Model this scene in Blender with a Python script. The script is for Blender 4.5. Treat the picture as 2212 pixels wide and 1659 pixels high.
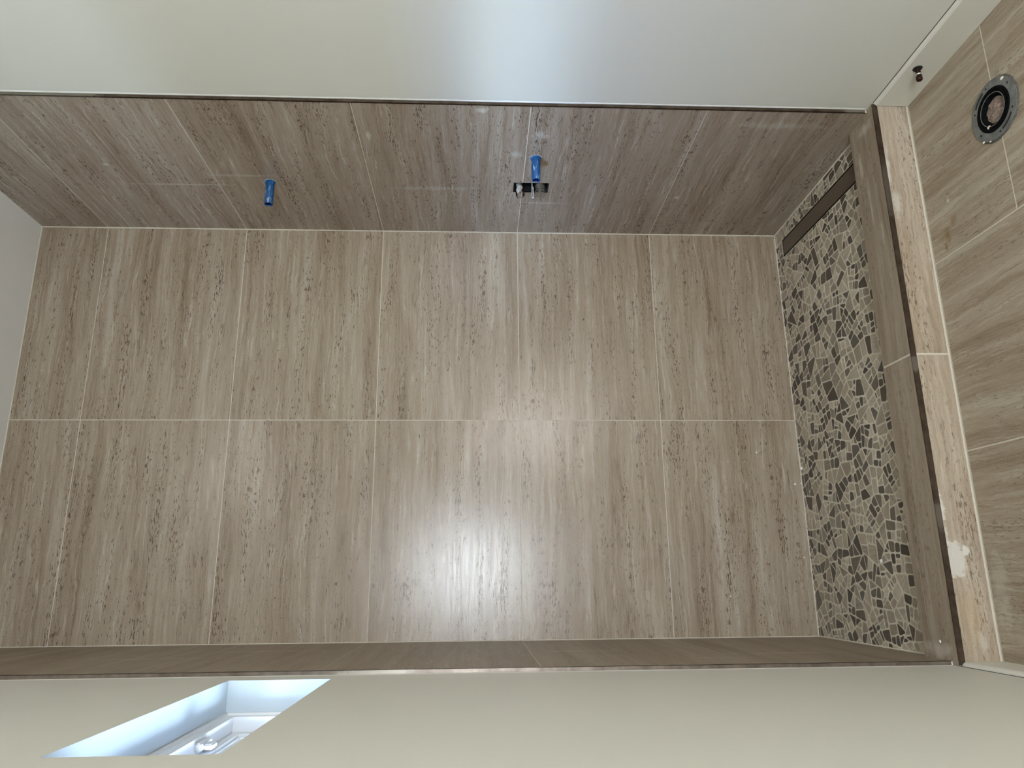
import bpy, bmesh, math, random
from mathutils import Vector, Matrix

for o in list(bpy.data.objects):
    bpy.data.objects.remove(o)
S = bpy.context.scene
C = S.collection
random.seed(7)
PI = math.pi

# ---------------------------------------------------------------- camera (phone held sideways, so the picture's left is up)
cam_data = bpy.data.cameras.new('camera')
cam = bpy.data.objects.new('camera', cam_data)
C.objects.link(cam)
rx, ry, rz = -0.25823, -0.04587, -0.00899
F_PX = 1554.92
def rot3(a, b, c):
    return Matrix.Rotation(a, 3, 'X') @ Matrix.Rotation(b, 3, 'Y') @ Matrix.Rotation(c, 3, 'Z')
M = rot3(rx, ry, rz) @ Matrix(((0, 0, -1), (-1, 0, 0), (0, 1, 0)))
Mt = M.transposed()
right, down, fwd = Mt.col[0], Mt.col[1], Mt.col[2]
rot = Matrix((right, -down, -fwd)).transposed()
cam.matrix_world = Matrix.Translation((0.25205, -2.9631, 1.4483)) @ rot.to_4x4()
cam_data.sensor_fit = 'HORIZONTAL'
cam_data.sensor_width = 36.0
cam_data.lens = F_PX / 2212 * 36.0
cam_data.clip_start = 0.02
S.camera = cam

# ---------------------------------------------------------------- exposure, sky, lights
S.view_settings.view_transform = 'Standard'
S.view_settings.look = 'None'
S.view_settings.exposure = -0.08
S.view_settings.gamma = 1.0
S.view_settings.use_curve_mapping = False

SKY = 92.0
world = bpy.data.worlds.new('sky')
S.world = world
world.use_nodes = True
wn, wl = world.node_tree.nodes, world.node_tree.links
wn.clear()
w_out = wn.new('ShaderNodeOutputWorld')
w_bg = wn.new('ShaderNodeBackground')
w_tc = wn.new('ShaderNodeTexCoord')
w_sep = wn.new('ShaderNodeSeparateXYZ')
w_ramp = wn.new('ShaderNodeValToRGB')
w_map = wn.new('ShaderNodeMapRange')
w_map.inputs['From Min'].default_value = -1
w_map.inputs['From Max'].default_value = 1
wl.new(w_tc.outputs['Generated'], w_sep.inputs[0])
wl.new(w_sep.outputs['Z'], w_map.inputs['Value'])
wl.new(w_map.outputs[0], w_ramp.inputs[0])
e = w_ramp.color_ramp.elements
e[0].position = 0.0; e[0].color = (.42, .42, .40, 1)
e[1].position = 1.0; e[1].color = (.12, .18, .30, 1)
# sunlit ground, dark houses and trees at the horizon, a bright hazy band of sky above them
for p, c in ((.22, (.38, .46, .56, 1)), (.34, (.27, .33, .40, 1)), (.40, (.06, .065, .07, 1)), (.56, (.07, .08, .10, 1)),
             (.605, (.14, .22, .42, 1)), (.640, (.66, .92, 1.34, 1)), (.665, (.60, .88, 1.40, 1)), (.71, (.14, .24, .52, 1))):
    k = e.new(p); k.color = c
w_az = wn.new('ShaderNodeMapRange')      # the sky is brighter towards the sun's side
w_az.inputs['From Min'].default_value = .6; w_az.inputs['From Max'].default_value = -.9
w_az.inputs['To Min'].default_value = .45; w_az.inputs['To Max'].default_value = 1.7
wl.new(w_sep.outputs['Y'], w_az.inputs['Value'])
w_mul = wn.new('ShaderNodeMath'); w_mul.operation = 'MULTIPLY'; w_mul.inputs[1].default_value = SKY
wl.new(w_az.outputs[0], w_mul.inputs[0])
wl.new(w_ramp.outputs[0], w_bg.inputs['Color'])
wl.new(w_mul.outputs[0], w_bg.inputs['Strength'])
wl.new(w_bg.outputs[0], w_out.inputs[0])

def area(name, loc, target, sx, sy, power, color, portal=False, spread=PI):
    l = bpy.data.lights.new(name, 'AREA')
    l.shape = 'RECTANGLE'; l.size = sx; l.size_y = sy
    l.energy = power; l.color = color; l.spread = spread
    l.cycles.is_portal = portal
    o = bpy.data.objects.new(name, l)
    C.objects.link(o)
    o.location = loc
    o.rotation_euler = (Vector(target) - Vector(loc)).to_track_quat('-Z', 'Y').to_euler()
    return o
# unseen ceiling lamp, added as soft fill from above
area('unseen_ceiling_fill', (1.05, -2.75, 3.30), (1.05, -2.75, 0), 0.5, 0.5, 8, (1.0, .97, .92))
# added low fill behind the camera, brightens left wall and curb face
area('unseen_low_fill', (1.60, -3.9, 0.95), (0.0, -1.6, 0.3), 0.5, 0.9, 21, (1.0, .985, .955))
# daylight portal in the small window opening (the rear wall gets an unseen glowing window, unseen_window, built below)
area('window_portal', (-0.165, -1.3735, 1.954), (1.0, -1.3735, 1.954), 0.26, 0.823, 1, (1, 1, 1), portal=True)

# ---------------------------------------------------------------- measured geometry
W, TL, TR = 1.741, 0.0063, 0.0257
ZP, ZF, ZT, ZC = 0.090, 0.004, 0.126, 3.359       # shower floor, bathroom floor, curb top, ceiling
TT = 0.011                                        # tile stands this far proud of the paint
SR, SL = 0.880, 0.886                             # tiled depth on the right and left wall
CI, CO = 0.760, 0.916                             # curb inner and outer face
Z0, TP = 0.675, 0.600                             # lowest grout line and tile pitch
XS = 0.877                                        # joint in the middle of the back wall
REAR = 4.6
GAP = 0.0026
def mb(a, z, o): return (a, -o, z)
def mr(s, z, o): return (W + TR * s - o, -s, z)
def ml(s, z, o): return (TL * s + o, -s, z)
def mf(x, s, o): return (x, -s, ZF + o)

# ---------------------------------------------------------------- materials
def new_mat(name):
    m = bpy.data.materials.new(name)
    m.use_nodes = True
    n, l = m.node_tree.nodes, m.node_tree.links
    n.clear()
    out = n.new('ShaderNodeOutputMaterial')
    b = n.new('ShaderNodeBsdfPrincipled')
    l.new(b.outputs[0], out.inputs[0])
    return m, n, l, b
def lin(r, g, b):
    f = lambda c: ((c / 255 + .055) / 1.055) ** 2.4 if c > 10 else c / 255 / 12.92
    return (f(r), f(g), f(b), 1)
def math_node(n, l, op, a, b=None, clamp=False):
    k = n.new('ShaderNodeMath'); k.operation = op; k.use_clamp = clamp
    for i, v in enumerate((a, b)):
        if v is None: continue
        if isinstance(v, (int, float)): k.inputs[i].default_value = v
        else: l.new(v, k.inputs[i])
    return k.outputs[0]
def ramp(n, l, fac, stops, interp='LINEAR'):
    k = n.new('ShaderNodeValToRGB'); k.color_ramp.interpolation = interp
    el = k.color_ramp.elements
    el[0].position, el[0].color = stops[0]
    el[1].position, el[1].color = stops[-1]
    for p, c in stops[1:-1]:
        q = el.new(p); q.color = c
    l.new(fac, k.inputs[0])
    return k.outputs[0]
def mix(n, l, fac, a, b, mode='MIX'):
    k = n.new('ShaderNodeMix'); k.data_type = 'RGBA'; k.blend_type = mode
    for s, v in ((k.inputs[0], fac), (k.inputs[6], a), (k.inputs[7], b)):
        if isinstance(v, (int, float)): s.default_value = v
        elif isinstance(v, tuple): s.default_value = v
        else: l.new(v, s)
    return k.outputs[2]
def noise(n, l, vec, scale=1.0, detail=2.0, rough=.5, dist=0.0, dim='2D'):
    k = n.new('ShaderNodeTexNoise'); k.noise_dimensions = dim
    k.inputs['Scale'].default_value = scale; k.inputs['Detail'].default_value = detail
    k.inputs['Roughness'].default_value = rough; k.inputs['Distortion'].default_value = dist
    l.new(vec, k.inputs['Vector'])
    return k.outputs[0]
def scaled(n, l, u, v, su, sv):
    k = n.new('ShaderNodeCombineXYZ')
    l.new(math_node(n, l, 'MULTIPLY', u, su), k.inputs[0])
    l.new(math_node(n, l, 'MULTIPLY', v, sv), k.inputs[1])
    return k.outputs[0]
def spot(n, l, obj_vec, c, r, soft=.85, wob=34):
    """mask of a smear with a shape of its own at place c with half sizes r"""
    sub = n.new('ShaderNodeVectorMath'); sub.operation = 'SUBTRACT'
    l.new(obj_vec, sub.inputs[0]); sub.inputs[1].default_value = c
    dv = n.new('ShaderNodeVectorMath'); dv.operation = 'DIVIDE'
    l.new(sub.outputs[0], dv.inputs[0]); dv.inputs[1].default_value = r
    ln = n.new('ShaderNodeVectorMath'); ln.operation = 'LENGTH'
    l.new(dv.outputs[0], ln.inputs[0])
    nz = noise(n, l, obj_vec, wob, 4, .65, 0, '3D')
    q = math_node(n, l, 'ADD', ln.outputs['Value'], math_node(n, l, 'MULTIPLY', math_node(n, l, 'SUBTRACT', nz, .5), 1.5))
    mr_ = n.new('ShaderNodeMapRange'); mr_.interpolation_type = 'SMOOTHSTEP'
    l.new(q, mr_.inputs['Value'])
    mr_.inputs['From Min'].default_value = 1.0; mr_.inputs['From Max'].default_value = 1.0 - soft
    mr_.inputs['To Min'].default_value = 0; mr_.inputs['To Max'].default_value = 1
    return mr_.outputs[0]

def travertine(name, tint=(1, 1, 1), smears=(), rough=.24, streak=1.0, pits=1.0, spec=.6):
    m, n, l, b = new_mat(name)
    uv = n.new('ShaderNodeUVMap'); uv.uv_map = 'veins'
    tc = n.new('ShaderNodeTexCoord')
    sp = n.new('ShaderNodeSeparateXYZ'); l.new(uv.outputs[0], sp.inputs[0])
    u, v0 = sp.outputs[0], sp.outputs[1]
    N = lambda su, sv, d=3, rg=.6, ds=0, vv=None: noise(n, l, scaled(n, l, u, vv or v, su, sv), 1, d, rg, ds)
    add = lambda a, b_: math_node(n, l, 'ADD', a, b_)
    mul = lambda a, b_, cl=False: math_node(n, l, 'MULTIPLY', a, b_, cl)
    sub = lambda a, b_: math_node(n, l, 'SUBTRACT', a, b_)
    w1 = noise(n, l, scaled(n, l, u, v0, 2.2, 6), 1, 2)
    w2 = noise(n, l, scaled(n, l, u, v0, 13, 26), 1, 3, .6)
    w3 = noise(n, l, scaled(n, l, u, v0, 55, 90), 1, 2, .6)
    v = add(v0, mul(sub(w1, .5), .034))
    v = add(v, mul(sub(w2, .5), .013))
    v = add(v, mul(sub(w3, .5), .0045))
    band, band2 = N(.7, 9, 2), N(1.3, 30, 3)
    streaks, fine = N(3.2, 85, 4, .65), N(14, 300, 3, .6)
    grain = noise(n, l, scaled(n, l, u, v0, 300, 380), 1, 2, .6)
    t = add(add(mul(band, .27), mul(band2, .28)), mul(streaks, .23))
    t = add(t, add(mul(fine, .18), mul(grain, .21)))
    t = sub(t, .045)
    T = lambda r, g, bb: tuple(x * y for x, y in zip(lin(r, g, bb)[:3], tint)) + (1,)
    col = ramp(n, l, t, [(.36, T(118, 102, 85)), (.455, T(138, 123, 106)), (.52, T(151, 137, 121)), (.59, T(160, 148, 133)), (.68, T(175, 166, 154))])
    def contour(su, sv, level, wdt, msu, msv, mlev, gain, d=2):
        ln = math_node(n, l, 'ABSOLUTE', sub(N(su, sv, d, .5), level))
        mr_ = n.new('ShaderNodeMapRange'); l.new(ln, mr_.inputs['Value'])
        mr_.inputs['From Min'].default_value = wdt; mr_.inputs['From Max'].default_value = wdt * .2
        return mul(mr_.outputs[0], mul(sub(N(msu, msv, 2), mlev), gain, True), True)
    # pale veins
    col = mix(n, l, mul(contour(.9, 26, .52, .017, 2.5, 12, .45, 5), .60), col, T(184, 176, 163))
    col = mix(n, l, mul(contour(1.5, 52, .47, .022, 4, 20, .45, 5), .50), col, T(182, 173, 160))
    # brown veins
    col = mix(n, l, mul(contour(1.3, 21, .57, .014, 8, 16, .50, 6, 3), .55 * streak), col, T(96, 78, 61))
    col = mix(n, l, mul(contour(2.6, 40, .54, .016, 6, 18, .52, 6, 3), .45 * streak), col, T(104, 86, 69))
    # a few wide broken brown seams full of small holes
    seam = mul(contour(.55, 4.2, .56, .016, 2.2, 6, .47, 7, 1), mul(sub(N(16, 150, 4, .7), .47), 7, True))
    col = mix(n, l, mul(seam, .62 * streak), col, T(92, 72, 54))
    # pits and dashes, gathered in rows
    pc = N(1.9, 21, 3)
    pm = mul(sub(N(40, 210, 3), sub(.95, mul(pc, .59))), 14, True)
    pm2 = mul(sub(N(11, 120, 4, .7), sub(.86, mul(N(1.5, 13, 2), .34))), 12, True)
    col = mix(n, l, mul(pm, .85 * pits), col, T(78, 60, 45))
    col = mix(n, l, mul(pm2, .70 * pits), col, T(84, 66, 50))
    for c, r, s, cc, *sf_ in smears:
        col = mix(n, l, math_node(n, l, 'MULTIPLY', spot(n, l, tc.outputs['Object'], c, r, *sf_), s), col, cc)
    l.new(col, b.inputs['Base Color'])
    b.inputs['Specular IOR Level'].default_value = spec
    rr = math_node(n, l, 'ADD', math_node(n, l, 'MULTIPLY', streaks, .20), rough - .10)
    l.new(rr, b.inputs['Roughness'])
    bp = n.new('ShaderNodeBump'); bp.inputs['Strength'].default_value = .12; bp.inputs['Distance'].default_value = .001
    l.new(math_node(n, l, 'SUBTRACT', grain, pm), bp.inputs['Height']); l.new(bp.outputs[0], b.inputs['Normal'])
    return m
def plain(name, col, rough=.5, metal=0.0, var=.06, scale=40, bump=0.0, spec=.5, coat=0.0, dim='3D'):
    m, n, l, b = new_mat(name)
    tc = n.new('ShaderNodeTexCoord')
    nz = noise(n, l, tc.outputs['Object'], scale, 4, .6, 0, dim)
    d = tuple(max(0, c * (1 - var * 2)) for c in col[:3]) + (1,)
    u = tuple(min(1, c * (1 + var)) for c in col[:3]) + (1,)
    l.new(ramp(n, l, nz, [(.3, d), (.7, u)]), b.inputs['Base Color'])
    b.inputs['Roughness'].default_value = rough
    b.inputs['Metallic'].default_value = metal
    b.inputs['Specular IOR Level'].default_value = spec
    b.inputs['Coat Weight'].default_value = coat
    if bump:
        bp = n.new('ShaderNodeBump'); bp.inputs['Strength'].default_value = bump; bp.inputs['Distance'].default_value = .001
        n2 = noise(n, l, tc.outputs['Object'], scale * 6, 3, .6, 0, '3D')
        l.new(n2, bp.inputs['Height']); l.new(bp.outputs[0], b.inputs['Normal'])
    return m
def metal_trim(name, hazes_glints=(), lo=lin(74, 62, 52), hi=lin(102, 88, 76), rough=.32):
    m, n, l, b = new_mat(name)
    tc = n.new('ShaderNodeTexCoord')
    nz = noise(n, l, tc.outputs['Object'], 30, 4, .65, 0, '3D')
    col = ramp(n, l, nz, [(.35, lo), (.65, hi)])
    rgh = None
    met = None
    for c, r, s in hazes_glints:
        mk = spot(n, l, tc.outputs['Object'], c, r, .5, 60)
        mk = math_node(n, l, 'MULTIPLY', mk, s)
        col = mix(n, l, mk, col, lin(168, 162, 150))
    b.inputs['Metallic'].default_value = .8
    b.inputs['Roughness'].default_value = rough
    l.new(col, b.inputs['Base Color'])
    return m

WHITE = lin(214, 211, 202)
BROWN = lin(118, 92, 48)
SMR = [((1.763, -.852, 1.438), (.03, .020, .030), .5, WHITE), ((1.759, -.70, 1.84), (.03, .035, .012), .55, WHITE),
       ((1.760, -.72, 1.23), (.03, .030, .040), .35, WHITE), ((1.757, -.60, 1.31), (.03, .035, .030), .30, WHITE),
       ((1.756, -.548, 1.192), (.03, .020, .020), .55, BROWN), ((1.750, -.317, .63), (.03, .016, .014), .55, WHITE),
       ((1.754, -.490, 2.85), (.03, .012, .022), .5, WHITE), ((1.750, -.36, 2.62), (.03, .010, .30), .28, WHITE),
       ((1.752, -.43, 2.36), (.03, .012, .20), .25, WHITE), ((1.758, -.80, .40), (.03, .03, .22), .22, WHITE),
       ((1.750, -.36, 1.62), (.03, .02, .22), .22, WHITE), ((1.749, -.26, 1.20), (.03, .008, .13), .3, WHITE)]
M_TILE_R = travertine('travertine_right', (.985, .97, .985), SMR)
M_TILE_B = travertine('travertine_back', (1.02, .99, .955))
SML = [((.0, -.45, 1.1), (.03, .02, .20), .25, WHITE), ((.0, -.60, .45), (.03, .02, .30), .25, WHITE), ((.0, -.70, .75), (.03, .015, .15), .25, WHITE),
       ((.0, -.3, 2.2), (.03, .02, .4), .2, WHITE), ((.0, -.5, 2.5), (.03, .02, .4), .2, WHITE)]
M_TILE_L_DIM = travertine('travertine_left_dim', (.86, .84, .80), SML, .4, .6, .4, .3)  # same tile, darkened in colour for the grazing light
SMF = [((1.250, -.998, .004), (.034, .020, .03), .75, BROWN), ((1.218, -.984, .004), (.022, .010, .03), .7, BROWN),
       ((1.280, -1.034, .004), (.022, .022, .03), .5, BROWN), ((1.352, -1.026, .004), (.010, .010, .03), .7, WHITE),
       ((.2, -.96, .004), (.16, .045, .03), .25, WHITE)]
M_TILE_F = travertine('travertine_floor', (1.04, 1.03, .98), SMF, .42, .6, .55, .4)
SMC = [((.42, -.916, .118), (.075, .03, .020), .85, WHITE, .35, 60), ((.280, -.916, .092), (.062, .03, .034), .75, WHITE, .3, 60),
       ((.304, -.916, .058), (.017, .03, .011), .95, WHITE, .25, 60), ((.35, -.916, .114), (.05, .03, .016), .6, WHITE, .5, 60),
       ((1.53, -.916, .108), (.10, .03, .015), .75, WHITE), ((1.40, -.916, .095), (.06, .03, .022), .55, WHITE),
       ((1.60, -.916, .118), (.10, .03, .010), .5, WHITE),
       ((.06, -.916, .05), (.05, .03, .016), .4, WHITE), ((.12, -.916, .07), (.12, .03, .04), .22, lin(190, 155, 110)),
       ((1.62, -.82, .126), (.05, .02, .02), .30, WHITE), ((.03, -.84, .126), (.04, .10, .02), .35, WHITE)]
SMT = [((1.60, -.80, .126), (.07, .014, .02), .35, WHITE, .6), ((1.45, -.825, .126), (.12, .006, .02), .35, WHITE, .8), ((1.32, -.868, .126), (.06, .008, .02), .35, WHITE, .8),
       ((.03, -.84, .126), (.03, .09, .02), .4, WHITE), ((1.72, -.85, .126), (.03, .06, .02), .4, WHITE)]
M_TILE_C_DIM = travertine('travertine_curb_dim', (.93, .91, .88), SMT, .36, .7, .7, .4)  # darker copy, shade of the curb top put into the tint
M_TILE_CF_LIT = travertine('travertine_curb_face_lit', (1.20, 1.17, 1.13), SMC, .4, .8, .8, .4)  # lighter copy, frontal light and pale grout haze put into the tint
M_GROUT = plain('grout', lin(206, 199, 184), .8, 0, .03, 60, .2)
M_PAINT = plain('wall_paint', lin(217, 216, 206), .46, 0, .008, 2.2, .06, .45)
M_CEIL = plain('ceiling_paint', lin(236, 235, 232), .7, 0, .01, 3, .05, .3)
M_VINYL = plain('window_vinyl', lin(236, 238, 240), .35, 0, .01, 8)
M_JAMB_SKYLIT = plain('jamb_sky_tint', lin(196, 208, 215), .5, 0, .01, 8)  # grey-blue puts the sky's tint into the white jamb
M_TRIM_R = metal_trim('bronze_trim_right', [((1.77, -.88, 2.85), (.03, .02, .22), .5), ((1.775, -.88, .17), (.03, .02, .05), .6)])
M_TRIM_L_GLINT = metal_trim('bronze_trim_left_glint', [((0, -.886, 1.72), (.03, .03, .13), .8), ((0, -.886, .16), (.03, .03, .04), .4)], lin(112, 101, 92), lin(140, 128, 118), .28)  # lightened bronze, pale mid patch: reflected glow put into the colour
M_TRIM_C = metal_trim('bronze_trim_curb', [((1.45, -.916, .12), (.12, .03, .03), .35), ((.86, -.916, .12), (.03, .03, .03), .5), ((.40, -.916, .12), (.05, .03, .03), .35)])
M_DRAIN = plain('drain_bronze', lin(104, 92, 78), .45, .25, .03, 12)
M_DARK = plain('dark_void', lin(14, 13, 13), .7, 0, .2, 50)
M_BLUE = None

# ---------------------------------------------------------------- mesh helpers
def tag(o, label=None, cat=None, group=None, kind=None):
    if label: o['label'] = label
    if cat: o['category'] = cat
    if group: o['group'] = group
    if kind: o['kind'] = kind
    return o
def link(name, bm, mats, parent=None, smooth=False):
    me = bpy.data.meshes.new(name)
    bm.to_mesh(me); bm.free()
    for m in (mats if isinstance(mats, (list, tuple)) else [mats]):
        me.materials.append(m)
    if smooth:
        for p in me.polygons: p.use_smooth = True
    o = bpy.data.objects.new(name, me)
    C.objects.link(o)
    if parent is not None:
        o.parent = parent
    return o
def empty(name, loc=(0, 0, 0)):
    o = bpy.data.objects.new(name, None)
    o.empty_display_size = .05
    o.location = loc
    C.objects.link(o)
    return o
def prism(bm, fmap, a0, a1, b0, b1, o0, o1, uvo=None, mat=0, swap=False):
    """box between two offsets on a mapped surface; the veins run along a (or b when swap)"""
    uvl = bm.loops.layers.uv.get('veins') or bm.loops.layers.uv.new('veins')
    par = [(a, b, o) for o in (o0, o1) for b in (b0, b1) for a in (a0, a1)]
    vs = [bm.verts.new(fmap(*p)) for p in par]
    for q in ((0, 1, 3, 2), (4, 6, 7, 5), (0, 4, 5, 1), (2, 3, 7, 6), (0, 2, 6, 4), (1, 5, 7, 3)):
        f = bm.faces.new([vs[i] for i in q]); f.material_index = mat
        for lp, i in zip(f.loops, q):
            a, b, o = par[i]
            ou, ov = uvo or (0, 0)
            # edges keep the vein pattern by adding the offset across
            if swap: lp[uvl].uv = (b + ou, a + o + ov)
            else: lp[uvl].uv = (a + ou, b + o + ov)
def finish(bm):
    bmesh.ops.recalc_face_normals(bm, faces=bm.faces[:])
    return bm
def minus(rects, h):
    out = []
    for (a0, a1, b0, b1) in rects:
        x0, x1, y0, y1 = h
        if x0 >= a1 or x1 <= a0 or y0 >= b1 or y1 <= b0:
            out.append((a0, a1, b0, b1)); continue
        if a0 < x0: out.append((a0, x0, b0, b1))
        if x1 < a1: out.append((x1, a1, b0, b1))
        m0, m1 = max(a0, x0), min(a1, x1)
        if b0 < y0: out.append((m0, m1, b0, y0))
        if y1 < b1: out.append((m0, m1, y1, b1))
    return out
def slab(name, fmap, rects, o0, o1, mat, parent=None, holes=()):
    for h in holes: rects = minus(rects, h)
    bm = bmesh.new()
    for r in rects: prism(bm, fmap, *r, o0, o1)
    return link(name, finish(bm), mat, parent)
def tiles(name, fmap, cells, o0, o1, mat, parent=None, holes=(), swap=False, gap=GAP):
    bm = bmesh.new()
    for i, (a0, a1, b0, b1) in enumerate(cells):
        uvo = (random.uniform(0, 60), random.uniform(0, 60))
        g = gap / 2
        rs = [(a0 + g, a1 - g, b0 + g, b1 - g)]
        for h in holes: rs = minus(rs, h)
        for r in rs: prism(bm, fmap, *r, o0, o1, uvo, 0, swap)
    return link(name, finish(bm), mat, parent)
def disc_lathe(bm, prof, seg, fmap, close=False, mat=0):
    """turn (radius, height) profile about the local axis; fmap(x, y, h) gives the point"""
    rings = []
    for r, h in prof:
        rings.append([bm.verts.new(fmap(r * math.cos(2 * PI * k / seg), r * math.sin(2 * PI * k / seg), h)) for k in range(seg)])
    for i in range(len(rings) - 1):
        for k in range(seg):
            f = bm.faces.new((rings[i][k], rings[i][(k + 1) % seg], rings[i + 1][(k + 1) % seg], rings[i + 1][k])); f.material_index = mat
            f.smooth = True
    if close:
        bm.faces.new(rings[0][::-1]); bm.faces.new(rings[-1])

# ---------------------------------------------------------------- setting: walls, floor, ceiling
rows = [ZP] + [Z0 + TP * k for k in range(5)] + [ZC]
# back wall: drywall, grout, tiles
wb = slab('wall_back', mb, [(-.2, W + .3, -.1, ZC + .1)], -.12, -TT, M_PAINT); tag(wb, kind='structure')
slab('grout_bed', mb, [(0, W, ZP - .02, ZC)], -TT, -.0004, M_GROUT, wb)
cells = []
for i in range(len(rows) - 1):
    for a0, a1 in ((0.0, XS), (XS, W)):
        cells.append((a0 + (.0015 if a0 == 0 else 0), a1 - (.002 if a1 == W else 0), rows[i], rows[i + 1] - (.002 if i == 5 else 0)))
tiles('wall_tiles', mb, cells, -.010, 0, M_TILE_B, wb)
M_SPECK = plain('plaster_white', lin(232, 230, 224), .8)
for (x, z, r) in ((.739, .274, .004), (.745, .262, .002), (.604, .123, .005), (.608, .098, .003), (.306, .118, .003), (.157, .436, .003), (.70, .40, .002), (.70, .33, .002), (.83, .62, .002)):
    bm = bmesh.new()
    disc_lathe(bm, [(r * .8, 0), (r * .5, .0008), (r * .1, .001)], 7, lambda a, b, h, x=x, z=z: (x + a, -h - .0002, z + b * 1.2))
    link('plaster_speck', finish(bm), M_SPECK, wb)

# right wall with the valve cut-out
VH = (.340, .411, 1.170, 1.311)
wr = slab('wall_right', mr, [(-.15, REAR, -.1, ZC + .1)], -TT - .12, -TT, M_PAINT, holes=[VH]); tag(wr, kind='structure')
slab('grout_bed', mr, [(0, SR - .001, ZT - .05, ZC)], -TT, -.0004, M_GROUT, wr, holes=[VH])
tiles('wall_tiles', mr, [(.0015, SR, rows[i], rows[i + 1] - (.002 if i == 5 else 0)) for i in range(6)], -.010, 0, M_TILE_R, wr, holes=[VH])

# left wall with the window opening
WH = (.962, 1.785, 1.824, 2.084)
wlft = slab('wall_left', ml, [(-.15, REAR, -.1, ZC + .1)], -TT - .15, -TT, M_PAINT, holes=[WH]); tag(wlft, kind='structure')
slab('grout_bed', ml, [(0, SL - .001, ZT - .05, ZC)], -TT, -.0004, M_GROUT, wlft)
tiles('wall_tiles', ml, [(.0015, SL, rows[i], rows[i + 1] - (.002 if i == 5 else 0)) for i in range(6)], -.010, 0, M_TILE_L_DIM, wlft)
# white grout caulk in the inside corners
def bead(name, p0, p1, r, mat, parent):
    bm = bmesh.new()
    p0, p1 = Vector(p0), Vector(p1)
    d = (p1 - p0).normalized(); a = d.orthogonal().normalized(); b = d.cross(a)
    n = max(2, int((p1 - p0).length / .02)); prev = None
    for i in range(n + 1):
        c = p0.lerp(p1, i / n); rr = r * random.uniform(.8, 1.2)
        ring = [bm.verts.new(c + rr * (a * math.cos(k * PI / 3) + b * math.sin(k * PI / 3))) for k in range(6)]
        if prev:
            for k in range(6): bm.faces.new((prev[k], prev[(k + 1) % 6], ring[(k + 1) % 6], ring[k]))
        prev = ring
    return link(name, finish(bm), mat, parent, True)
bead('corner_grout', (W - .0006, -.0006, ZP), (W - .0006, -.0006, ZC), .0036, M_GROUT, wb)
bead('corner_grout', (.0006, -.0006, ZP), (.0006, -.0006, ZC), .0024, M_GROUT, wb)
bead('corner_grout', (0, -.0006, ZC - .001), (W, -.0006, ZC - .001), .003, M_GROUT, wb)
bead('corner_grout', (0, -.0006, ZP), (W, -.0006, ZP), .003, M_GROUT, wb)

# rear wall and an added unseen window, its pane glowing onto the back wall
RW = (.00, .64, 1.055, 1.945)
wre = slab('wall_rear', lambda a, z, o: (a, -REAR + o, z), [(-.3, W + .5, -.1, ZC + .1)], -.12, 0, M_PAINT, holes=[RW]); tag(wre, kind='structure')
w2 = empty('unseen_window', (.32, -REAR, 1.055)); tag(w2, kind='structure')
def mrear(a, z, o): return (a, -REAR + o, z)
bm = bmesh.new()
for (a0, a1, b0, b1) in ((.0002, .6398, 1.0552, 1.075), (.0002, .6398, 1.925, 1.9448), (.0002, .02, 1.0752, 1.9248), (.62, .6398, 1.0752, 1.9248)):
    prism(bm, mrear, a0, a1, b0, b1, -.08, .004)
o = link('frame', finish(bm), M_VINYL, w2); o.matrix_parent_inverse = Matrix.Translation(-Vector(w2.location))
fm_, n, l, b = new_mat('unseen_pane_glow')
b.inputs['Base Color'].default_value = (.8, .85, .9, 1); b.inputs['Roughness'].default_value = .6
b.inputs['Emission Color'].default_value = (.84, .92, 1.0, 1); b.inputs['Emission Strength'].default_value = 42.0
bm = bmesh.new(); prism(bm, mrear, .0202, .6198, 1.0752, 1.9248, -.012, -.006)
o = link('pane', finish(bm), fm_, w2); o.matrix_parent_inverse = Matrix.Translation(-Vector(w2.location))
cl = slab('ceiling', lambda x, s, o: (x, -s, ZC + o), [(-.2, W + .4, -.15, REAR + .15)], 0, .1, M_CEIL); tag(cl, kind='structure')

# bathroom floor: brick-laid long tiles, 0.6 wide, veins towards the camera; a hole under the toilet flange
FX, FY, FR = 1.4985, 1.2725, .0875
FH = (FX - .050, FX + .050, FY - .050, FY + .050)
fl = slab('floor', mf, [(-.2, W + .4, -.15, REAR + .15)], -.12, -.0104, M_GROUT, holes=[FH]); tag(fl, kind='structure')
slab('grout_bed', mf, [(-.02, W + .12, CO, REAR)], -.0103, -.0006, M_GROUT, fl, holes=[FH])
cells = []
xj = [-.015, .591, 1.187, W + .13]
for j in range(3):
    s = (CO, 1.278, 2.478, 3.678, REAR) if j == 2 else ((CO, 1.9, 3.1, 4.3, REAR) if j == 1 else (CO, 1.5, 2.7, 3.9, REAR))
    if j == 1: s = (CO, 2.0, 3.2, 4.4, REAR)
    for a, b_ in zip(s[:-1], s[1:]): cells.append((xj[j], xj[j + 1], a + (.003 if a == CO else 0), b_))
# the cross joint runs on past the middle joint on the right
tiles('floor_tiles', mf, cells, -.0100, 0, M_TILE_F, fl, holes=[FH], swap=True, gap=.0042)

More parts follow.
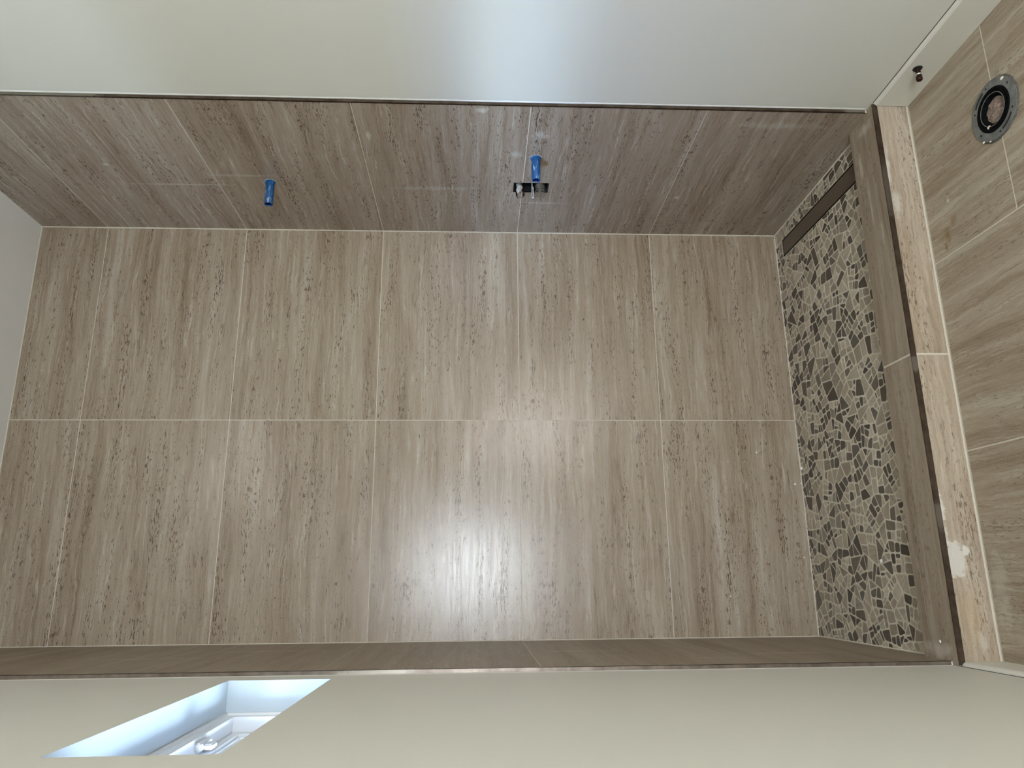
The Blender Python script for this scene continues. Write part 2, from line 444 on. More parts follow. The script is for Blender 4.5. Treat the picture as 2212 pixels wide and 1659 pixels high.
# ---------------------------------------------------------------- shower floor of broken stone mosaic
def clip(poly, nx, ny, c):
    out = []
    for i in range(len(poly)):
        p, q = poly[i], poly[(i + 1) % len(poly)]
        dp, dq = nx * p[0] + ny * p[1] - c, nx * q[0] + ny * q[1] - c
        if dp <= 0: out.append(p)
        if dp * dq < 0:
            t = dp / (dp - dq); out.append((p[0] + t * (q[0] - p[0]), p[1] + t * (q[1] - p[1])))
    return out
def area2(poly):
    return .5 * sum(poly[i][0] * poly[(i + 1) % len(poly)][1] - poly[(i + 1) % len(poly)][0] * poly[i][1] for i in range(len(poly)))
def inset(poly, d):
    out = poly
    n = len(poly)
    for i in range(n):
        p, q = poly[i], poly[(i + 1) % n]
        ex, ey = q[0] - p[0], q[1] - p[1]; L = math.hypot(ex, ey)
        if L < 1e-6: continue
        nx, ny = ey / L, -ex / L
        out = clip(out, nx, ny, nx * p[0] + ny * p[1] - d)
        if len(out) < 3: return []
    return out
def soften(poly, f=.22):
    out = []
    n = len(poly)
    for i in range(n):
        a, p, b = poly[i - 1], poly[i], poly[(i + 1) % n]
        la, lb = math.hypot(a[0] - p[0], a[1] - p[1]), math.hypot(b[0] - p[0], b[1] - p[1])
        if la < 1e-5 or lb < 1e-5: continue
        ca, cb = min(.0055, la * f * 1.5), min(.0055, lb * f * 1.5)
        pa = (p[0] + (a[0] - p[0]) * ca / la, p[1] + (a[1] - p[1]) * ca / la)
        pb = (p[0] + (b[0] - p[0]) * cb / lb, p[1] + (b[1] - p[1]) * cb / lb)
        m = ((pa[0] + pb[0] + p[0]) / 3, (pa[1] + pb[1] + p[1]) / 3)
        out += [pa, m, pb]
    return out
rnd = random.Random(21)
def split(poly, target):
    A = abs(area2(poly))
    if A < target or len(poly) < 3: return [poly]
    cx = sum(p[0] for p in poly) / len(poly); cy = sum(p[1] for p in poly) / len(poly)
    e_ = max(((poly[i], poly[(i + 1) % len(poly)]) for i in range(len(poly))), key=lambda q: (q[0][0] - q[1][0]) ** 2 + (q[0][1] - q[1][1]) ** 2)
    ang = math.atan2(e_[1][1] - e_[0][1], e_[1][0] - e_[0][0]) + rnd.gauss(0, .11)
    nx, ny = math.cos(ang), math.sin(ang)
    k = rnd.uniform(-.2, .2) * math.sqrt(A)
    c = nx * cx + ny * cy + k
    a, b_ = clip(poly, nx, ny, c), clip(poly, -nx, -ny, -c)
    res = []
    for q in (a, b_):
        if len(q) >= 3 and abs(area2(q)) > 2e-5: res += split(q, rnd.choice((.0008, .0012, .0016, .0024, .0034)))
    return res
def quads(x0, x1, y0, y1, pitch):
    """broken-up lattice of four-sided pieces, turned a little against the room"""
    cx, cy = (x0 + x1) / 2, (y0 + y1) / 2
    N_ = int((x1 - x0) / pitch) + 4
    ca, sa = math.cos(.22), math.sin(.22)
    g = {}
    for i in range(-N_, N_ + 1):
        for j in range(-N_, N_ + 1):
            a = (i + .45 * (j % 2) + rnd.uniform(-.24, .24)) * pitch; b_ = (j + rnd.uniform(-.24, .24)) * pitch
            g[i, j] = (cx + a * ca - b_ * sa, cy + a * sa + b_ * ca)
    out = []
    for i in range(-N_, N_):
        for j in range(-N_, N_):
            q = [g[i, j], g[i + 1, j], g[i + 1, j + 1], g[i, j + 1]]
            if min(p[0] for p in q) > x1 or max(p[0] for p in q) < x0 or min(p[1] for p in q) > y1 or max(p[1] for p in q) < y0: continue
            t1, t2 = [q[0], q[1], q[2]], [q[0], q[2], q[3]]
            conv = all(((q[(k + 1) % 4][0] - q[k][0]) * (q[(k + 2) % 4][1] - q[(k + 1) % 4][1]) - (q[(k + 1) % 4][1] - q[k][1]) * (q[(k + 2) % 4][0] - q[(k + 1) % 4][0])) > 0 for k in range(4))
            if conv: out.append(q)
            else: out += [t for t in (t1, t2) if area2(t) > 0]
    return out
DX0, DX1, DS0 = 1.605, 1.683, .071
regions = [(0.0, DX0, -CI, 0.0), (DX1, W + .02, -CI, 0.0), (DX0, DX1, -DS0, 0.0)]
bm = bmesh.new()
uvl = bm.loops.layers.uv.new('veins')
col_l = bm.loops.layers.float_color.new('stone')
PAL = [(86, 77, 68), (94, 86, 76), (78, 70, 62), (108, 99, 88), (96, 90, 83)]
PALL = [(176, 165, 148), (168, 157, 140), (160, 149, 133), (181, 171, 155), (148, 138, 124)]
for big in quads(0, W + .02, -CI, 0, .088):
    for st in split(big, .0022):
        # break the straight sides a little
        for (x0, x1, y0, y1) in regions:
            q = clip(clip(clip(clip(st, 1, 0, x1), -1, 0, -x0), 0, 1, y1), 0, -1, -y0)
            if len(q) < 3: continue
            if area2(q) < 0: q = q[::-1]
            q = inset(q, rnd.uniform(.0021, .0030))
            if len(q) < 3 or abs(area2(q)) < 4e-5: continue
            q = soften(q)
            if len(q) < 3: continue
            cx = sum(p[0] for p in q) / len(q); cy = sum(p[1] for p in q) / len(q)
            dark = rnd.random() < .44
            c = rnd.choice(PAL if dark else PALL); j = rnd.uniform(.92, 1.08)
            cc = lin(*[min(255, v * j) for v in c])
            a = rnd.uniform(0, PI); ca, sa = math.cos(a), math.sin(a); ou, ov = rnd.uniform(0, 50), rnd.uniform(0, 50)
            zt = ZP + .0035
            base = [bm.verts.new((p[0], p[1], ZP - .001)) for p in q]
            mid = [bm.verts.new((p[0], p[1], zt - .0008)) for p in q]
            top = [bm.verts.new((cx + (p[0] - cx) * .95, cy + (p[1] - cy) * .95, zt)) for p in q]
            n = len(q)
            fs = [bm.faces.new(top)]
            for i in range(n):
                fs.append(bm.faces.new((base[i], base[(i + 1) % n], mid[(i + 1) % n], mid[i])))
                fs.append(bm.faces.new((mid[i], mid[(i + 1) % n], top[(i + 1) % n], top[i])))
            for f in fs:
                for lp in f.loops:
                    x, y = lp.vert.co.x, lp.vert.co.y
                    lp[uvl].uv = (x * ca + y * sa + ou, -x * sa + y * ca + ov)
                    lp[col_l] = cc
m, n, l, b = new_mat('mosaic_stone')
at = n.new('ShaderNodeAttribute'); at.attribute_name = 'stone'
uvn = n.new('ShaderNodeUVMap'); uvn.uv_map = 'veins'
sp = n.new('ShaderNodeSeparateXYZ'); l.new(uvn.outputs[0], sp.inputs[0])
st1 = noise(n, l, scaled(n, l, sp.outputs[0], sp.outputs[1], 12, 170), 1, 3, .6)
st2 = noise(n, l, scaled(n, l, sp.outputs[0], sp.outputs[1], 500, 500), 1, 2)
f = math_node(n, l, 'ADD', math_node(n, l, 'MULTIPLY', st1, .9), math_node(n, l, 'MULTIPLY', st2, .3))
sc_ = ramp(n, l, f, [(.4, (.72, .72, .72, 1)), (.85, (1.22, 1.2, 1.16, 1))])
l.new(mix(n, l, 1.0, at.outputs['Color'], sc_, 'MULTIPLY'), b.inputs['Base Color'])
b.inputs['Roughness'].default_value = .5
M_STONE = m
M_MGROUT = plain('mosaic_grout', lin(208, 201, 184), .85, 0, .05, 60, .2)
sf = empty('floor_shower'); tag(sf, kind='structure')
DR = (DX0 - .001, DX1 + .001, DS0, .750)
slab('mosaic_grout', lambda x, s, o: (x, -s, ZP + o), [(-.002, W + .022, 0.0, CI)], -.06, .0022, M_MGROUT, sf, holes=[DR])
link('mosaic_stones', finish(bm), M_STONE, sf)
slab('screed', lambda x, s, o: (x, -s, ZF + o), [(-.002, W + .02, 0, CI)], -.02, .02, M_GROUT, sf)

# ---------------------------------------------------------------- linear drain
dr = empty('linear_drain', (1.644, -.41, ZP)); tag(dr, 'long bronze-brown linear shower drain set in the stone mosaic along the right wall', 'drain')
def rel(o, root):
    o.matrix_parent_inverse = Matrix.Translation(-Vector(root.location))
    return o
mp = lambda x, s, o: (x, -s, ZP + o)
bm = bmesh.new()
prism(bm, mp, 1.6125, 1.6785, .075, .749, -.0015, .0018)
bmesh.ops.bevel(bm, geom=bm.edges[:], offset=.0008, segments=2, affect='EDGES')
rel(link('cover_plate', finish(bm), M_DRAIN, dr), dr)
bm = bmesh.new()
prism(bm, mp, 1.6052, 1.6065, .0715, .7495, -.03, .0030); prism(bm, mp, 1.6815, 1.6828, .0715, .7495, -.03, .0030)
prism(bm, mp, 1.6066, 1.6814, .0715, .0726, -.03, .0030)
prism(bm, mp, 1.6066, 1.6814, .0728, .7495, -.03, -.026)
o = rel(link('channel', finish(bm), M_DARK, dr), dr); o['label'] = 'black drain channel around the cover'

# ---------------------------------------------------------------- curb
cu = empty('shower_curb', (W / 2, -(CI + CO) / 2, ZF)); tag(cu, 'raised travertine tiled shower curb between the mosaic and the bathroom floor', 'curb')
XL, XR = -.0045, W + .0225 + TT - .001
mcf = lambda x, s, o: (x, -s, o)
bm = bmesh.new(); prism(bm, mcf, XL + .0003, XR - .0003, CI + .010, CO - .010, ZF + .0005, ZT - .0102)
rel(link('core', finish(bm), M_GROUT, cu), cu)
bm = bmesh.new()
prism(bm, mcf, XL, .892 - .003, CI - .002, CO - .002, ZT - .010, ZT, (3.1, 7.7)); prism(bm, mcf, .892 + .003, XR, CI - .002, CO - .002, ZT - .010, ZT, (13.1, 3.3))
rel(link('top_tile', finish(bm), M_TILE_C_DIM, cu), cu)
mface = lambda x, z, o: (x, -CO - o, z)
bm = bmesh.new()
prism(bm, mface, XL, .892 - .003, ZF + .006, ZT - .0165, -.0098, 0, (23.1, 17.7)); prism(bm, mface, .892 + .003, XR, ZF + .006, ZT - .0165, -.0098, 0, (33.3, 9.2))
rel(link('face_tile', finish(bm), M_TILE_CF_LIT, cu), cu)
bm = bmesh.new()
prism(bm, mface, XL, XR, ZF + .0005, ZF + .0065, -.0098, .0008); prism(bm, mface, .889, .895, ZF + .006, ZT - .0165, -.0098, -.0006)
prism(bm, mcf, .889, .895, CI, CO - .003, ZT - .010, ZT - .0006)
rel(link('joint_grout', finish(bm), M_GROUT, cu), cu)
bm = bmesh.new()
prism(bm, mcf, XL, .892 - .003, CI, CI + .0098, ZF + .0002, ZT - .010, (43, 5)); prism(bm, mcf, .892 + .003, XR, CI, CI + .0098, ZF + .0002, ZT - .010, (3, 45))
rel(link('inner_tile', finish(bm), M_TILE_C_DIM, cu), cu)
bm = bmesh.new()
prism(bm, mface, XL + .003, XR - .003, ZT - .0155, ZT + .0006, -.0015, .0012)
prism(bm, mcf, XL + .003, XR - .003, CO - .0036, CO + .0004, ZT - .0005, ZT + .0008)
o = rel(link('metal_edge', finish(bm), M_TRIM_C, cu), cu); o['label'] = 'dark bronze metal edge strip'

# ---------------------------------------------------------------- metal tile edges on the walls (setting)
def edge_trim(name, fmap, s, z0, z1, mat, w):
    bm = bmesh.new()
    prism(bm, fmap, s - .001, s + .0014, z0, z1, -TT, w)
    prism(bm, fmap, s - .003, s + .0014, z0, z1, .0001, w)
    o = link(name, finish(bm), mat); tag(o, kind='structure'); return o
edge_trim('trim_1', mr, SR, ZT + .006, ZC - .003, M_TRIM_R, .0012)
edge_trim('trim_2', ml, SL, ZT + .006, ZC - .003, M_TRIM_L_GLINT, .0012)

M_CAULK = plain('white_caulk', lin(240, 239, 232), .5, 0, .01, 20)
def caulk_strip(name, fmap, s, parent):
    bm = bmesh.new()
    rn = random.Random(5)
    prev = None
    n_ = 160
    for i in range(n_ + 1):
        z = ZT + .008 + (ZC - .004 - ZT - .008) * i / n_
        w_ = .0065 + rn.uniform(-.0012, .0012)
        cur = [bm.verts.new(fmap(s + a, z, -TT + o)) for a, o in ((.0015, .0001), (.0018, .0016), (.0050, .0014), (w_ + .003, .0002))]
        if prev:
            for k in range(3): bm.faces.new((prev[k], prev[k + 1], cur[k + 1], cur[k]))
        prev = cur
    return link(name, finish(bm), M_CAULK, parent, True)
caulk_strip('caulk', mr, SR, wr); caulk_strip('caulk', ml, SL, wlft)
bead('floor_joint', (W - .001, -.002, ZP + .0025), (W + TR * CI - .001, -CI, ZP + .0025), .0042, M_GROUT, wr)
bead('floor_joint', (.001, -.002, ZP + .0025), (TL * CI + .001, -CI, ZP + .0025), .0042, M_GROUT, wlft)
bead('floor_joint', (0, -.001, ZP + .0025), (W, -.001, ZP + .0025), .0042, M_GROUT, wb)
# ---------------------------------------------------------------- baseboards
def baseboard(name, fmap, s0, s1, th):
    bm = bmesh.new()
    prof = [(-TT + .0002, ZF + .001), (-TT + th, ZF + .001), (-TT + th, ZF + .108), (-TT + th - .003, ZF + .1135), (-TT + th - .007, ZF + .117), (-TT + .0012, ZF + .118), (-TT + .0002, ZF + .117)]
    r0 = [bm.verts.new(fmap(s0, z, o)) for o, z in prof]; r1 = [bm.verts.new(fmap(s1, z, o)) for o, z in prof]
    k = len(prof)
    for i in range(k): bm.faces.new((r0[i], r0[(i + 1) % k], r1[(i + 1) % k], r1[i]))
    bm.faces.new(r0); bm.faces.new(r1[::-1])
    o = link(name, finish(bm), M_BASE); tag(o, kind='structure')
    bm = bmesh.new(); prism(bm, fmap, s0, s1, ZF + .1182, ZF + .1198, -TT + .0001, -TT + .0012)
    link('joint_shade', finish(bm), M_DARK, o)  # solid dark strip standing in for the shadow in the crack
    return o
M_BASE = plain('baseboard_paint', lin(216, 214, 203), .45, 0, .01, 5, .03)
baseboard('baseboard_right', mr, CO + .003, REAR - .001, .012)
baseboard('baseboard_left', ml, CO + .003, REAR - .001, .012)

# ---------------------------------------------------------------- window in the left wall
win = empty('window_1', (-.11, -1.3735, 1.824)); tag(win, kind='structure')
mw = lambda s, z, o: (-o, -s, z)       # o grows outwards
def frame_bm(bm, s0, s1, z0, z1, w, o0, o1):
    prism(bm, mw, s0, s1, z0, z0 + w, o0, o1); prism(bm, mw, s0, s1, z1 - w, z1, o0, o1)
    prism(bm, mw, s0, s0 + w, z0 + w, z1 - w, o0, o1); prism(bm, mw, s1 - w, s1, z0 + w, z1 - w, o0, o1)
s0, s1, z0, z1 = .9625, 1.7845, 1.8245, 2.0835
bm = bmesh.new(); frame_bm(bm, s0, s1, z0, z1, .030, .086, .156)
frame_bm(bm, s0 + .0005, s1 - .0005, z0 + .0005, z1 - .0005, .008, .080, .0862)
rel(link('frame', finish(bm), M_VINYL, win), win)
bm = bmesh.new(); frame_bm(bm, s0 + .031, s1 - .031, z0 + .031, z1 - .031, .020, .121, .150)
frame_bm(bm, s0 + .050, s1 - .050, z0 + .050, z1 - .050, .006, .128, .148)
frame_bm(bm, s0 + .055, s1 - .055, z0 + .055, z1 - .055, .004, .133, .146)
bmesh.ops.bevel(bm, geom=bm.edges[:], offset=.0008, segments=1, affect='EDGES')
rel(link('sash', finish(bm), M_VINYL, win), win)
bm = bmesh.new(); prism(bm, mw, s0 + .056, s1 - .056, z0 + .056, z1 - .056, .138, .142)
gm = bpy.data.materials.new('window_glass'); gm.use_nodes = True
gn, gl = gm.node_tree.nodes, gm.node_tree.links; gn.clear()
go = gn.new('ShaderNodeOutputMaterial'); gt = gn.new('ShaderNodeBsdfTransparent'); gg = gn.new('ShaderNodeBsdfGlossy'); gx = gn.new('ShaderNodeMixShader'); gf = gn.new('ShaderNodeFresnel')
gt.inputs[0].default_value = (.96, .98, .98, 1); gg.inputs['Roughness'].default_value = .02; gf.inputs[0].default_value = 1.45
gl.new(gf.outputs[0], gx.inputs[0]); gl.new(gt.outputs[0], gx.inputs[1]); gl.new(gg.outputs[0], gx.inputs[2]); gl.new(gx.outputs[0], go.inputs[0])
rel(link('pane', finish(bm), gm, win), win)
bm = bmesh.new()
prism(bm, mw, 1.175, 1.245, 2.040, 2.0534, .094, .112)
prism(bm, mw, 1.20, 1.232, 2.020, 2.040, .098, .110)
bmesh.ops.bevel(bm, geom=bm.edges[:], offset=.003, segments=2, affect='EDGES')
rel(link('latch', finish(bm), M_VINYL, win), win)

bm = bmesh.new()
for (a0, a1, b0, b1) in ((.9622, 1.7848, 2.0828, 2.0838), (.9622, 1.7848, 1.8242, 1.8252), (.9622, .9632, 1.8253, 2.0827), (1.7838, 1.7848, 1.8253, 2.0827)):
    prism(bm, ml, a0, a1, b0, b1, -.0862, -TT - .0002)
rel(link('jamb_tint_lining', finish(bm), M_JAMB_SKYLIT, win), win)  # added lining; its grey-blue carries the sky tint and tames the glare

# ---------------------------------------------------------------- blue pipe stubs on the right wall
def frame_at(p, axis, up=(0, 0, 1)):
    a = Vector(axis).normalized(); x = Vector(up).cross(a).normalized(); y = a.cross(x)
    return lambda u, v, h: Vector(p) + x * u + y * v + a * h
m, n, l, b = new_mat('blue_plastic')
tc = n.new('ShaderNodeTexCoord')
mp_ = n.new('ShaderNodeMapping'); l.new(tc.outputs['Object'], mp_.inputs[0]); mp_.inputs['Scale'].default_value = (30, 120, 120)
nz = noise(n, l, mp_.outputs[0], 1, 5, .7, .4, '3D')
msk = math_node(n, l, 'MULTIPLY', math_node(n, l, 'SUBTRACT', nz, .55), 12, True)
c = mix(n, l, math_node(n, l, 'MULTIPLY', msk, .65), lin(0, 74, 130), lin(166, 190, 202))
l.new(c, b.inputs['Base Color']); b.inputs['Roughness'].default_value = .42
M_BLUE = m
M_BLUE_IN = plain('blue_plastic_inner', lin(2, 34, 110), .5)
def pipe_stub(s, z, ln, tilt, label):
    p = mr(s, z, 0)
    root = empty('pipe_stub', p)
    tag(root, label, 'pipe', 'blue plastic pipe stubs in the right wall')
    fm = frame_at((0, 0, 0), (-1, tilt[0], tilt[1]))
    R_, r = .0165, .0128
    bm = bmesh.new()
    disc_lathe(bm, [(r, .004), (r, ln - .001), (r + .001, ln), (R_ - .001, ln), (R_, ln - .0012), (R_, .0)], 32, fm)
    link('tube', finish(bm), M_BLUE, root)
    bm = bmesh.new()
    disc_lathe(bm, [(R_ + .0002, .0005), (R_ + .0050, .0005), (R_ + .0052, .0022), (R_ + .0040, .0034), (R_ + .0008, .0046), (R_ + .0002, .0050)], 32, fm)
    link('collar', finish(bm), M_BLUE, root)
    bm = bmesh.new()
    disc_lathe(bm, [(r - .0003, .002), (r - .0003, ln - .003)], 24, fm)
    bm.faces.new([v for v in bm.verts[:24]][::-1]) if False else None
    disc_lathe(bm, [(r - .0004, .0045), (.0001, .0045)], 24, fm)
    o = link('inner_plug', finish(bm), M_BLUE_IN, root); o['label'] = 'darker blue inside of the tube'
    bm = bmesh.new()
    rn = random.Random(int(z * 100))
    prev = None
    for k in range(25):
        a = 2 * PI * k / 24
        rr = R_ + .0052
        ro = rr + rn.uniform(.0004, .0026)
        cur = (bm.verts.new(fm(rr * math.cos(a), rr * math.sin(a), .0012)), bm.verts.new(fm(ro * math.cos(a), ro * math.sin(a), .0002)))
        if prev: bm.faces.new((prev[0], cur[0], cur[1], prev[1]))
        prev = cur
    link('plaster_ring', finish(bm), plain('plaster_ring', lin(205, 203, 195), .8), root)
    return root
pipe_stub(.387, 2.268, .100, (-.04, -.01), 'upper blue plastic pipe stub, sticking out of the right wall on its own')
pipe_stub(.581, 1.2365, .094, (.0, -.0), 'lower blue plastic pipe stub, right beside the open valve cut-out')

# ---------------------------------------------------------------- shower valve in its cut-out
M_CHR = plain('dull_chrome', lin(150, 150, 146), .28, .9, .05, 30)
M_BLK = plain('black_plastic', lin(22, 22, 24), .45, 0, .2, 60)
va = empty('shower_valve', mr(.375, 1.24, -.03)); tag(va, 'rough-in shower valve in a rectangular cut-out beside the lower blue pipe', 'valve')
def R2(o): return rel(o, va)
bm = bmesh.new()   # open black box behind the wall face
s0, s1, z0, z1 = VH[0] + .0006, VH[1] - .0006, VH[2] + .0006, VH[3] - .0006
w = .0022
prism(bm, mr, s0, s1, z0, z0 + w, -.075, -.004); prism(bm, mr, s0, s1, z1 - w, z1, -.075, -.004)
prism(bm, mr, s0, s0 + w, z0 + w, z1 - w, -.075, -.004); prism(bm, mr, s1 - w, s1, z0 + w, z1 - w, -.075, -.004)
prism(bm, mr, s0, s1, z0, z1, -.078, -.075)
for k in range(4): prism(bm, mr, s0 + .012 + .014 * k, s0 + .016 + .014 * k, z0 + .05, z1 - .05, -.075, -.06)
prism(bm, mr, s0 + .008, s0 + .012, z0 + .003, z1 - .003, -.03, -.012)
R2(link('housing', finish(bm), M_BLK, va))
# half-round mixer body
fm = frame_at(mr(.372, 1.2035, -.040), (-1, 0, 0))
bm = bmesh.new()
disc_lathe(bm, [(.0005, -.03), (.021, -.03), (.021, .028), (.019, .033), (.012, .037), (.005, .039), (.0005, .0395)], 32, fm)
prism(bm, mr, .384, .404, 1.182, 1.226, -.07, -.022)
prism(bm, mr, .350, .376, 1.186, 1.221, -.05, .006)
R2(link('mixer_body', finish(bm), M_CHR, va))
bm = bmesh.new()
bm.free()
for dz in (-.011, .011):
    bm = bmesh.new()
    f2 = frame_at(mr(.362, 1.2035 + dz, .0062), (-1, 0, 0))
    disc_lathe(bm, [(.0001, .0), (.0048, 0), (.0048, .0012), (.0001, .0012)], 14, f2)
    R2(link('screw_hole', finish(bm), M_DARK, va))
# brass stem with screw
bm = bmesh.new()
disc_lathe(bm, [(.0001, -.03), (.005, -.03), (.005, .012), (.0035, .016), (.0001, .016)], 16, frame_at(mr(.362, 1.283, -.02), (-1, 0, 0)))
disc_lathe(bm, [(.0001, -.03), (.003, -.03), (.003, .028), (.0001, .028)], 12, frame_at(mr(.352, 1.2765, -.02), (-1, 0, 0)))
o = R2(link('supply_screw', finish(bm), plain('copper', lin(120, 62, 40), .4, .8), va)); o['label'] = 'copper coloured screw'
# crumpled white wrapper on it
bm = bmesh.new()
rn = random.Random(3)
g = []
for i in range(9):
    row = []
    for j in range(7):
        a = (j / 6 - .5) * 2.6; rr = .0135 + .0018 * math.sin(i * 1.9 + j * 2.3) + rn.uniform(-.0012, .0012)
        h = -.030 + .054 * i / 8
        row.append(bm.verts.new(frame_at(mr(.365, 1.287, 0), (-1, -.1, 0))(rr * math.cos(a), rr * math.sin(a) * (1 - .25 * (i / 8)) + .002 * math.sin(i * 1.3), h + .004 * math.sin(j * 1.7))))
    g.append(row)
for i in range(8):
    for j in range(6):
        bm.faces.new((g[i][j], g[i + 1][j], g[i + 1][j + 1], g[i][j + 1]))
bmesh.ops.solidify(bm, geom=bm.faces[:], thickness=.0006)
o = R2(link('white_wrapper', finish(bm), plain('white_plastic_film', lin(238, 238, 238), .4), va)); o['label'] = 'crumpled white plastic wrapper'
# clear protective cap standing out of the wall and a white strap
clear = bpy.data.materials.new('clear_plastic'); clear.use_nodes = True
gn, gl = clear.node_tree.nodes, clear.node_tree.links; gn.clear()
go = gn.new('ShaderNodeOutputMaterial'); gt = gn.new('ShaderNodeBsdfTransparent'); gg = gn.new('ShaderNodeBsdfGlossy'); gx = gn.new('ShaderNodeMixShader'); gf = gn.new('ShaderNodeFresnel')
gt.inputs[0].default_value = (.98, .98, .98, 1); gg.inputs['Roughness'].default_value = .15; gf.inputs[0].default_value = 1.18
gl.new(gf.outputs[0], gx.inputs[0]); gl.new(gt.outputs[0], gx.inputs[1]); gl.new(gg.outputs[0], gx.inputs[2]); gl.new(gx.outputs[0], go.inputs[0])
bm = bmesh.new()
disc_lathe(bm, [(.018, -.03), (.0175, .028), (.015, .032), (.0005, .033)], 24, frame_at(mr(.365, 1.283, 0), (-1, 0, 0)))
R2(link('protective_cap', finish(bm), clear, va))
bm = bmesh.new()
prism(bm, mr, .348, .398, 1.184, 1.224, -.02, .024)
R2(link('protective_cap', finish(bm), clear, va))
bm = bmesh.new()
for (a, b_) in (((.395, 1.236, -.03), (.350, 1.235, .024)), ((.382, 1.232, .0), (.350, 1.2275, .030))):
    p0, p1 = Vector(mr(a[0], a[1], a[2])), Vector(mr(b_[0], b_[1], b_[2]))
    d = (p1 - p0)
    disc_lathe(bm, [(.0001, 0), (.0022, 0), (.0019, d.length), (.0001, d.length)], 10, frame_at(p0, d))
disc_lathe(bm, [(.0001, 0), (.0045, 0), (.005, .008), (.0001, .009)], 12, frame_at(mr(.350, 1.230, .024), (-1, 0, 0)))
o = R2(link('adjuster', finish(bm), plain('pale_plastic', lin(196, 196, 192), .3), va)); o['label'] = 'pale adjuster strut with a metal tip'

# ---------------------------------------------------------------- capped water supply stub through the right baseboard
p = mr(1.0995, .0800, .0013)
ws = empty('supply_stub', p); tag(ws, 'small dark capped water pipe poking through the white baseboard on the right', 'pipe')
fm = frame_at((0, 0, 0), (-1, 0, 0))
M_PEX = plain('dark_copper', lin(62, 36, 30), .35, .6, .2, 80)
bm = bmesh.new(); disc_lathe(bm, [(.0072, 0), (.0072, .034)], 24, fm); link('pipe', finish(bm), M_PEX, ws)
bm = bmesh.new(); disc_lathe(bm, [(.0073, .0), (.0142, .0), (.0144, .0008), (.0132, .0022), (.0073, .0034)], 28, fm)
link('hole_collar', finish(bm), M_DARK, ws)
bm = bmesh.new(); disc_lathe(bm, [(.0073, .020), (.0088, .0205), (.0088, .0245), (.0073, .025)], 24, fm)
o = link('clamp_ring', finish(bm), plain('bright_steel', lin(225, 222, 215), .2, .6), ws); o['label'] = 'bright metal ring'
bm = bmesh.new(); disc_lathe(bm, [(.0073, .027), (.0094, .0275), (.0094, .040), (.0086, .0425), (.0065, .0428), (.006, .040), (.0001, .040)], 24, fm)
link('end_cap', finish(bm), M_PEX, ws)

# ---------------------------------------------------------------- toilet flange in the floor
tf = empty('toilet_flange', (FX, -FY, ZF)); tag(tf, 'round grey toilet flange with black rubber seal set in the bathroom floor', 'flange')
ff = lambda x, y, h: (x, y, h)
M_FL = plain('flange_grey', lin(112, 113, 110), .5, .05, .22, 45, .2)
SEG = 96
def ring_arc(bm, r0, r1, a0, a1, h0, h1, seg):
    vs = []
    for k in range(seg + 1):
        a = a0 + (a1 - a0) * k / seg; c_, s_ = math.cos(a), math.sin(a)
        vs.append([bm.verts.new((r * c_, r * s_, h)) for r, h in ((r0, h0), (r1, h0), (r1, h1), (r0, h1))])
    for k in range(seg):
        for i in range(4):
            bm.faces.new((vs[k][i], vs[k][(i + 1) % 4], vs[k + 1][(i + 1) % 4], vs[k + 1][i]))
    bm.faces.new(vs[0]); bm.faces.new(vs[-1][::-1])
bm = bmesh.new()
slots = [(math.radians(c_ - 18), math.radians(c_ + 18)) for c_ in (38, 212)]
# annulus from three bands, the middle one broken by the slots
ring_arc(bm, .0635, .0725, 0, 2 * PI, .0006, .0052, 72)
ring_arc(bm, .0780, FR, 0, 2 * PI, .0006, .0048, 72)
a = [s for s in slots]
ring_arc(bm, .0725, .0780, a[0][1], a[1][0], .0006, .0050, 30); ring_arc(bm, .0725, .0780, a[1][1], a[0][0] + 2 * PI, .0006, .0050, 30)
link('flange_ring', finish(bm), M_FL, tf)
bm = bmesh.new()
bm.free()
for s in slots:
    bm = bmesh.new(); ring_arc(bm, .0723, .0782, s[0], s[1], .0030, .0054, 16)
    link('bolt_slot', finish(bm), M_DARK, tf)
for dg in (9, 67, 126, 187, 240, 301):
    aa = math.radians(dg); cx, cy = .0755 * math.cos(aa), .0755 * math.sin(aa)
    bm = bmesh.new()
    disc_lathe(bm, [(.0001, .0053), (.0030, .0056), (.0030, .0045)], 12, lambda u, v, h, cx=cx, cy=cy: (cx + u, cy + v, h))
    link('screw_hole', finish(bm), M_DARK, tf)
M_RUB = plain('black_rubber', lin(13, 14, 16), .9, 0, .6, 160, .6, .08)
bm = bmesh.new()
disc_lathe(bm, [(.0637, .0054), (.0633, .0064), (.055, .0068), (.0535, .0045), (.0515, .0045), (.0505, .0075), (.046, .0080), (.0445, .004), (.038, .001), (.0362, -.004), (.036, -.03)], SEG, ff)
link('rubber_seal', finish(bm), M_RUB, tf)
bm = bmesh.new()
disc_lathe(bm, [(.0475, .0080), (.0470, .0088), (.0458, .0088), (.0452, .0079)], SEG, ff)
o = link('lip_ring', finish(bm), plain('grey_lip', lin(110, 108, 102), .5, 0, .3, 90), tf); o['label'] = 'grey worn ring'
bm = bmesh.new()
rn = random.Random(9)
rings = []
for i in range(9):
    r = .0362 * (1 - i / 8) + .0001
    rings.append([bm.verts.new((r * math.cos(2 * PI * k / 28), r * math.sin(2 * PI * k / 28), -.0035 + .005 * (i / 9) + rn.uniform(-.0016, .0016) * (i < 8))) for k in range(28)])
for i in range(8):
    for k in range(28): bm.faces.new((rings[i][k], rings[i][(k + 1) % 28], rings[i + 1][(k + 1) % 28], rings[i + 1][k]))
m, n, l, b = new_mat('rag')
tc = n.new('ShaderNodeTexCoord')
nz = noise(n, l, tc.outputs['Object'], 60, 5, .7, 0, '3D')
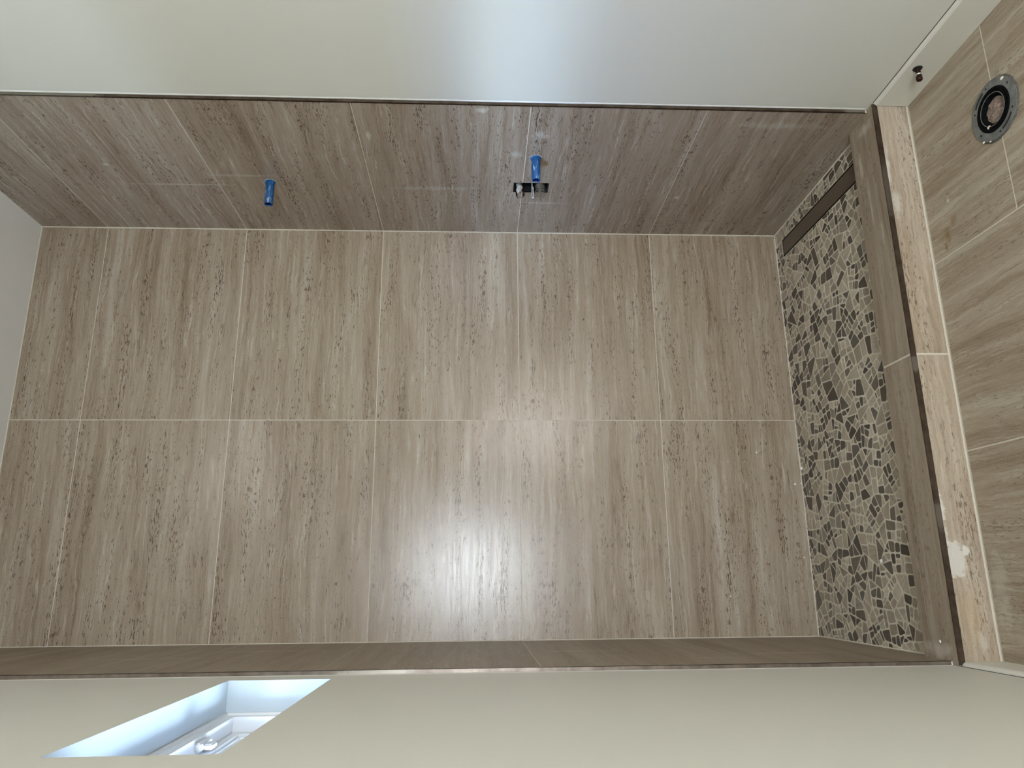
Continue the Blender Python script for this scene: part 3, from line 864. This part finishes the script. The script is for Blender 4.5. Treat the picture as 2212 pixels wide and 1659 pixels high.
l.new(ramp(n, l, nz, [(.30, lin(60, 50, 44)), (.45, lin(122, 106, 94)), (.56, lin(146, 130, 118)), (.63, lin(128, 74, 62)), (.74, lin(205, 198, 186))]), b.inputs['Base Color'])
b.inputs['Roughness'].default_value = .8
o = link('rag_plug', finish(bm), m, tf); o['label'] = 'pinkish brown crumpled rag plugging the drain'
bm = bmesh.new()
disc_lathe(bm, [(.0875, .0002), (.0918, .0002), (.0905, .0016), (.0876, .0022)], 60, ff)
for v in bm.verts: 
    k = 1 + .012 * math.sin(5 * math.atan2(v.co.y, v.co.x)) + rn.uniform(-.008, .008)
    if math.hypot(v.co.x, v.co.y) > .089: v.co.x *= k; v.co.y *= k
link('sealant_rim', finish(bm), plain('grey_sealant', lin(96, 94, 88), .7, 0, .35, 70), tf)
M_CRUMB = plain('crumb_white', lin(225, 216, 196), .8)
for (x, y, r) in ((-.040, .026, .0060), (.062, -.052, .006), (-.07, .055, .004), (-.083, .03, .003)):
    bm = bmesh.new()
    disc_lathe(bm, [(r, .0065), (r * .7, .0085), (.0003, .009)], 7, lambda u, v, h, x=x, y=y: (x + u * .8, y + v * 1.2, h))
    o = link('plaster_crumb', finish(bm), M_CRUMB, tf); o['label'] = 'off-white crumb'

# ---------------------------------------------------------------- loose plaster chips
def chip(x, y, z, r, seed, label):
    rn = random.Random(seed)
    bm = bmesh.new()
    bmesh.ops.create_icosphere(bm, subdivisions=1, radius=r)
    for v in bm.verts:
        v.co *= rn.uniform(.7, 1.25); v.co.z *= .6
    lo = min(v.co.z for v in bm.verts)
    for v in bm.verts: v.co.z -= lo
    o = link('plaster_chip', bm, bpy.data.materials['plaster_white']); o.location = (x, y, z)
    tag(o, label, 'plaster chip', 'loose plaster chips in the shower')
chip(.666, -.016, ZP + .0036, .009, 1, 'white plaster chip lying on the mosaic against the back wall')
chip(.281, -.540, ZP + .0036, .008, 2, 'white plaster chip lying in the open middle of the mosaic')
chip(.054, -.845, ZT, .0045, 3, 'tiny white plaster chip lying on the curb top')
